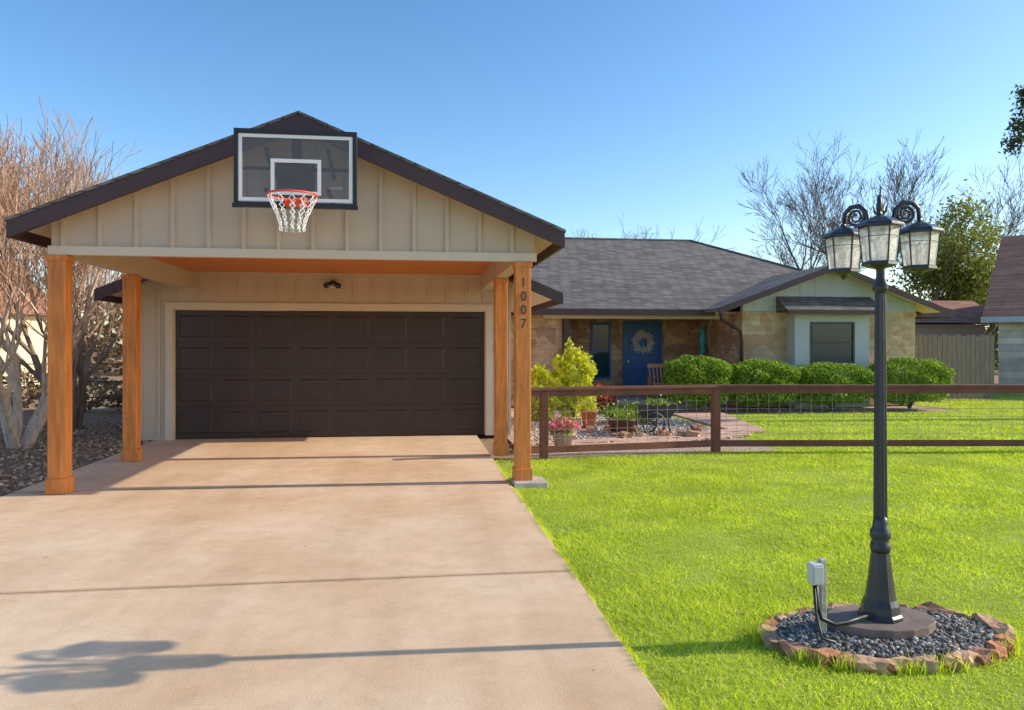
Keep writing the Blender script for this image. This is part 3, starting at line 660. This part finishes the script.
def grow(thick,thin,p,d,L,r,lv,mx_,rd,kids,spread,upb,tips,thr,minr):
    segs=3 if lv<mx_-1 else 2; pts=[p.copy()]; q=p.copy(); dd=d.copy()
    for i in range(segs):
        dd=(dd+Vector((rd.gauss(0,.12),rd.gauss(0,.12),rd.gauss(0,.08)+upb))).normalized(); q=q+dd*(L/segs); pts.append(q.copy())
    r1=max(r*.62,minr)
    rad=[r+(r1-r)*i/segs for i in range(segs+1)]
    n=8 if r>.05 else (5 if r>.02 else 3)
    (thick if r>thr else thin).tube(pts,rad,n,False)
    if lv>=mx_: tips.append(q); return
    for k in range(kids):
        ax=Vector((rd.gauss(0,1),rd.gauss(0,1),rd.gauss(0,.6))).normalized()
        nd=(dd+ax*spread*rd.uniform(.6,1.3)).normalized()
        start=pts[-1] if k<2 else pts[rd.choice([1,2])]
        grow(thick,thin,start,nd,L*rd.uniform(.62,.88),r1*rd.uniform(.7,.95),lv+1,mx_,rd,kids,spread,upb,tips,thr,minr)
def tree(name,loc,stems,L,r,mx_,kids,spread,upb,seed,bk,tw,label,lean=.25,leafm=None,nl=0,ls=.15,sig=.4,thr=.018,group=None,minr=.0):
    t=thing(name,loc,label,'tree',group); rd=random.Random(seed); A,B=MB(),MB(); tips=[]
    for s in range(stems):
        a=2*PI*s/stems+rd.uniform(-.3,.3); d=Vector((math.cos(a)*lean,math.sin(a)*lean,1)).normalized()
        grow(A,B,Vector(loc)+Vector((math.cos(a)*.10*(stems>1),math.sin(a)*.10*(stems>1),-.05)),d,L,r*rd.uniform(.75,1.1),0,mx_,rd,kids,spread,upb,tips,thr,minr)
    A.build('trunk',bk,t,True)
    if leafm is None: B.build('crown',tw,t)
    else:
        B.build('branches',bk,t)
        T=np.array([tuple(v) for v in tips]); P=T[rs.randint(0,len(T),nl)]+rs.normal(size=(nl,3))*sig
        np_mesh('crown',leaf_quads(P,ls),4,leafm,t)
    return t
tree('bare_tree',(-5.95,12.3,0),5,1.40,.085,6,3,.47,.12,11,bark,twigr,'pale multi stemmed bare tree nearest the driveway, behind the front left cedar post',.42,thr=.014,minr=.0042)
tree('bare_tree',(-6.3,14.9,0),5,1.50,.085,6,3,.48,.12,37,barkm,twigr,'brown trunked bare tree behind the rear left cedar post',.42,thr=.014,minr=.005)
tree('bare_tree',(-8.9,14.5,0),5,1.70,.09,6,3,.50,.12,23,bark,twigr,'multi stemmed bare tree with tan twigs at the left edge of the photo',.34,thr=.014,minr=.0055)
tree('bare_tree',(-13.0,20.5,0),5,2.0,.09,6,3,.5,.12,41,barkm,twigr,'bare tan tree farthest back on the left, beside the yellow house',.34,thr=.014,minr=.008)
tree('bare_tree',(X_at(795,34),34,0),1,2.9,.22,7,3,.55,.05,5,barkd,twigg,'tall bare grey tree behind the ridge of the front gable',.05,thr=.02,minr=.008)
tree('bare_tree',(X_at(868,36),36,0),1,3.2,.24,7,3,.5,.06,6,barkd,twigg,'tallest bare grey tree behind the house, left of the lamp lanterns',.05,thr=.02,minr=.009)
tree('bare_tree',(X_at(935,40),40,0),1,3.5,.22,7,3,.5,.06,16,barkd,twigg,'bare grey tree rising behind the green tree on the right',.05,thr=.02,minr=.009)
tree('bare_tree',(X_at(645,40),40,0),1,2.8,.14,5,3,.55,.04,8,barkd,twigg,'small bare tree top showing over the main roof ridge',.05,thr=.02,minr=.008)
tree('bare_tree',(X_at(580,40),40,0),1,2.7,.13,5,3,.55,.04,9,barkd,twigg,'small bare tree top showing beside the carport gable',.05,thr=.02,minr=.008)
tree('green_tree',(X_at(925,37),37,0),1,2.7,.26,4,4,.72,.0,14,barkd,None,'broad green leafed tree directly behind the lamp lanterns',.05,leafm=oakm,nl=16000,ls=.11,sig=.36)
tree('green_tree',(X_at(985,39),39,0),1,3.0,.26,4,4,.78,.0,15,barkd,None,'green leafed tree above the neighbouring brown roof at the right edge',.05,leafm=oakm,nl=17000,ls=.12,sig=.40)
tx,ty=X_at(1150,14),14
t=thing('dark_leaf_tree',(tx,ty,0),'dark leafy branch reaching in at the top right corner','tree')
b=MB(); b.tube([(tx,ty,-.1),(tx+.1,ty,2.2),(tx-.1,ty+.1,4.3),(tx+.2,ty,6.4)],[.2,.16,.12,.05],10); b.build('trunk',barkd,t,True)
b=MB(); cl=[]
lx,ly=X_at(1019,ty),ty
for (dx_,dz_) in ((lx-tx+.02,Z_at(132,lx,ly)),(lx-tx+.12,Z_at(105,lx,ly)),(lx-tx+.5,Z_at(82,lx,ly)),(-1.0,6.6),(.6,6.9),(1.3,6.0),(0,7.6),(-.6,5.2)):
    e=Vector((tx+dx_,ty+rnd.uniform(-.2,.2),dz_)); b.tube([(tx,ty,4.0),((tx+e.x)/2,ty,4.9),tuple(e)],[.06,.035,.01],6)
    for i in range(6): cl.append(e+Vector((rnd.gauss(.06,.15),rnd.gauss(0,.25),rnd.gauss(0,.2))))
b.build('branches',barkd,t)
T=np.array([tuple(v) for v in cl]); P=T[rs.randint(0,len(T),6500)]+rs.normal(size=(6500,3))*.11; np_mesh('crown',leaf_quads(P,.05),4,darkleaf,t)

# ---------------------------------------------------------------- garden items
def pot(name,x,y,r,h,mat,leafm,fl,label,cat,n=260,ls=.035,ph=.18):
    t=thing(name,(x,y,0),label,cat)
    b=MB(); b.lathe(x,y,[(r*.68,0),(r*.95,h*.85),(r*1.08,h*.86),(r*1.08,h),(r*.92,h),(r*.88,h*.9),(.01,h*.9)],20); b.build('pot',mat,t,True)
    P=np.stack([rs.normal(x,r*.6,n),rs.normal(y,r*.6,n),h+np.abs(rs.normal(0,ph*.6,n))],1); np_mesh('foliage',leaf_quads(P,ls),4,leafm,t)
    if fl is not None:
        n=260; P=np.stack([rs.normal(x,r*.7,n),rs.normal(y,r*.7,n),h+ph*.35+np.abs(rs.normal(0,ph*.4,n))],1); np_mesh('flowers',leaf_quads(P,.038),4,fl,t)
pot('flower_pot',X_at(563,10.9),10.9,.17,.22,M('weathered_pot',(.45,.36,.28),.8,.2,8),hedgem,pinkm,'round planter of pink flowers just behind the fence','flower pot')
pot('flower_pot',X_at(622,12.9),12.9,.26,.22,M('brown_tub',(.20,.10,.06),.7,.2,8),hedgem,None,'brown tub of green leaves in the gravel garden','plant pot')
pot('flower_pot',X_at(589,13.6),13.6,.16,.32,terracotta,limem,None,'terracotta pot left of the brown tub','plant pot')
pot('flower_pot',X_at(602,18.2),18.2,.16,.35,terracotta,hedgem,pinkm,'terracotta pot with flowers at the porch edge','flower pot')
gx,gy=X_at(656,12.4),12.4
t=thing('garden_cart',(gx,gy,0),'small dark wheeled garden cart holding plants in the gravel','garden cart')
dk=M('dark_iron',(.035,.04,.05),.5,.2,8)
K=1.35
b=MB(); b.hexa([(gx-.16*K,gy-.13,.2*K),(gx+.16*K,gy-.13,.2*K),(gx+.16*K,gy+.13,.2*K),(gx-.16*K,gy+.13,.2*K),(gx-.24*K,gy-.18,.38*K),(gx+.24*K,gy-.18,.38*K),(gx+.24*K,gy+.18,.38*K),(gx-.24*K,gy+.18,.38*K)]); b.build('tray',dk,t)
for s in (-1,1):
    b=MB(); y=gy+s*.2; b.tube([(gx-.1+.14*K*math.cos(k*PI/8),y,.14*K+.14*K*math.sin(k*PI/8)) for k in range(17)],.018,6,False)
    for k in range(4): b.bar((gx-.1-.13*K*math.cos(k*PI/4),y,.14*K-.13*K*math.sin(k*PI/4)),(gx-.1+.13*K*math.cos(k*PI/4),y,.14*K+.13*K*math.sin(k*PI/4)),.014,.014)
    b.build('wheel',dk,t)
b=MB(); b.bar((gx+.25,gy-.1,.4),(gx+.6,gy-.1,.52),.025,.025); b.bar((gx+.25,gy+.1,.4),(gx+.6,gy+.1,.52),.025,.025); b.bar((gx+.2,gy,.3),(gx+.25,gy,.0),.025,.025); b.build('handle',dk,t)
P=np.stack([rs.normal(gx,.14,160),rs.normal(gy,.1,160),.5+np.abs(rs.normal(0,.05,160))],1); np_mesh('foliage',leaf_quads(P,.035),4,hedgem,t)
r4=random.Random(12)
for i in range(22):
    x=r4.uniform(1.95,5.2); y=11.9+r4.uniform(0,.25)+(.9 if i%3==0 else 0); b=MB(); s=r4.uniform(.05,.12)
    rock(b,(x,y,s*.3),(s*1.2,s,s*.7),r4,r4.uniform(0,3)); tag(b.build('garden_rock',ringm[i%4]),'small rough rock lying in the gravel garden behind the fence','rock','rocks in the gravel garden')
rx,ry=X_at(661,18.9),18.9
t=thing('rocking_chair',(rx,ry,.14),'light wooden rocking chair on the porch beside the front door','rocking chair')
wd=M('honey_wood',(.60,.30,.10),.55,.2,5,stretch=(6,6,1))
zc=.14
b=MB(); b.box(rx-.25,rx+.25,ry-.24,ry+.24,zc+.36,zc+.39); b.build('seat',wd,t,bevel=.005)
b=MB(); 
for i in range(5): b.bar((rx-.2+.1*i,ry+.23,zc+.39),(rx-.2+.1*i,ry+.38,zc+.85),.035,.012)
b.bar((rx-.25,ry+.37,zc+.83),(rx+.25,ry+.37,zc+.83),.025,.1); b.build('backrest',wd,t)
for s in (-1,1):
    for yy,zt in ((-.22,.55),(.24,.55)):
        b=MB(); b.bar((rx+s*.26,ry+yy,zc+.05),(rx+s*.26,ry+yy,zc+zt),.035,.035); b.build('leg',wd,t)
    b=MB(); b.bar((rx+s*.26,ry-.28,zc+.565),(rx+s*.26,ry+.28,zc+.565),.06,.025); b.build('armrest',wd,t)
    b=MB(); b.tube([(rx+s*.26,ry-.42+.1*i,zc+.03+.09*((i-4.2)/4.2)**2) for i in range(10)],.018,6); b.build('rocker',wd,t)

# ---------------------------------------------------------------- neighbours
b=MB(); fx0,fx1=14.0,16.5
i=0; x=fx0
while x<fx1:
    b.box(x,x+.135,19.5,19.52,-.05,1.80+.03*math.sin(i*2.3)); x+=.148; i+=1
t=thing('board_fence',(fx0,19.5,0),'weathered grey vertical board fence at the right end of the house','fence')
b.build('boards',M('weathered_grey',(.22,.175,.135),.85,.25,3,30,.3,stretch=(6,6,.6)),t)
for x in (14.05,16.4):
    b=MB(); b.box(x-.05,x+.05,19.521,19.62,0,1.9); b.build('fence_post',barkd,t)
nx,ny=X_at(982,22),22
N1=thing('neighbour_house',(nx,ny,0),'neighbouring pale stone house with steep reddish shingle roof at the right edge','house')
T4=Matrix.Translation((nx,ny,0))@Matrix.Rotation(math.radians(-47),4,'Z')
b=MB(); b.box(.4,12,.4,.6,-.05,2.4); b.box(.4,.6,.601,9,-.05,2.4); b.xf(T4).build('wall',greystone,N1)
b=MB(); b.prism([(.4,2.401),(9,2.401),(4.8,5.2)],.45,.6,'x'); b.xf(T4).build('gable_wall',greystone,N1)
b=MB(); b.prism([(0,2.42),(4.8,5.55),(9.6,2.42),(9.6,2.32),(4.8,5.45),(0,2.32)],0,12.4,'x'); b.xf(T4).build('roof',shingle2,N1)
b=MB(); b.box(-.03,12.4,-.05,-.001,2.24,2.42); b.xf(T4).build('eave_board',bluegrey,N1)
W=MB(); W.box(1.5,2.6,.33,.399,.9,2.0); W=W.xf(T4).build('window',white,N1); g=MB(); g.box(1.57,2.53,.32,.329,.97,1.93); g.xf(T4).build('pane',glass,W)
N2=thing('shed',(19,26,0),'low outbuilding with reddish brown roof between the house and the neighbour','shed')
b=MB(); b.box(17.4,21.6,26,29,0,2.3); b.build('wall',siding,N2)
b=MB(); b.prism([(25.6,2.35),(27.6,3.30),(29.4,2.35)],17.2,22.4,'x'); b.build('roof',shingle2,N2)
N3=thing('neighbour_house',(-19,25,0),'pale yellow neighbouring house behind the bare trees at the left edge','house')
yel=M('yellow_siding',(.75,.64,.42),.8,.08,2)
b=MB(); b.box(-24,-14.3,24,32,0,2.7); b.build('wall',yel,N3)
b=MB(); b.prism([(23.4,2.65),(28,4.6),(32.6,2.65)],-24.5,-13.9,'x'); b.build('roof',shingle2,N3)
for x in (-19.5,-16.3):
    W=MB(); W.box(x,x+1.1,23.94,23.999,.9,2.1); W=W.build('window',white,N3); g=MB(); g.box(x+.07,x+1.03,23.93,23.939,.97,2.03); g.build('pane',glass,W)
t=thing('pipe_fence',(-9,17.5,0),'thin dark rail fence behind the trees left of the garage','fence')
for i in range(8):
    b=MB(); b.tube([(-14+i*1.35,17.8,0),(-14+i*1.35,17.8,1.15)],.025,6); b.build('fence_post',dk,t)
b=MB()
for z in (.35,.7,1.1): b.tube([(-14,17.8,z),(-4.5,17.8,z)],.014,6)
b.build('rail',dk,t)
def woods(x0,x1,y0,y1,hmax,n,label,mat=oakm):
    x=rs.uniform(x0,x1,n); y=rs.uniform(y0,y1,n); z=rs.uniform(0,1,n)**.8*hmax*(.65+.2*np.sin(x*.7)+.15*np.sin(x*1.9+2))
    o=np_mesh('distant_woods',leaf_quads(np.stack([x,y,z],1),.28),4,mat); tag(o,label,'woods',kind='stuff')
woods(-60,-9,40,48,4.8,16000,'brownish distant trees seen low on the left behind the bare trees',brownl)
woods(24,75,42,50,5.0,12000,'dark green distant trees low on the right behind the neighbours')
for i,(x,y,h) in enumerate(((-7.6,18.9,.75),(-9.6,19.4,.95),(-11.8,19.0,.7),(-6.0,18.6,.55))):
    shrub('brush_clump',(x,y),1.0,.6,h,1700,.06,brownl,('dry brown brush clump '+['behind the rail fence, second from the garage','behind the rail fence, second from the left edge','behind the rail fence nearest the left edge','behind the rail fence nearest the garage'][i]),'brush',None,2.2,31+i,3)

# ---------------------------------------------------------------- light, world, camera
EL=math.radians(28.0); AZI=.035
sd=Vector((math.cos(EL)*math.cos(AZI),-math.cos(EL)*math.sin(AZI),math.sin(EL)))
sun=bpy.data.lights.new('sun','SUN'); sun.energy=5.0; sun.angle=math.radians(.5); sun.color=(1,.89,.73)
so=bpy.data.objects.new('sun',sun); C.objects.link(so); so.rotation_euler=sd.to_track_quat('Z','Y').to_euler()
w=bpy.data.worlds.new('World'); sc.world=w; w.use_nodes=True; nt=w.node_tree; bg=nt.nodes['Background']
sk=nt.nodes.new('ShaderNodeTexSky'); sk.sky_type='NISHITA'; sk.sun_disc=False; sk.sun_elevation=EL; sk.sun_rotation=math.radians(92); sk.air_density=1.0; sk.dust_density=.8; sk.ozone_density=1.8
hs=nt.nodes.new('ShaderNodeHueSaturation'); hs.inputs['Saturation'].default_value=1.2; hs.inputs['Value'].default_value=1.4
nt.links.new(sk.outputs[0],hs.inputs['Color'])
gm=nt.nodes.new('ShaderNodeGamma'); gm.inputs[1].default_value=1.10; nt.links.new(hs.outputs[0],gm.inputs[0])
nt.links.new(gm.outputs[0],bg.inputs[0]); bg.inputs[1].default_value=.14
cam=bpy.data.cameras.new('camera'); cam.lens=F*36/1024; cam.sensor_width=36; cam.shift_y=-(355-HZ)/1024; cam.clip_end=2000
co=bpy.data.objects.new('camera',cam); C.objects.link(co); co.location=(0,0,CH); co.rotation_euler=(PI/2,0,-TH); sc.camera=co
sc.view_settings.view_transform='Standard'; sc.view_settings.look='None'; sc.view_settings.exposure=0
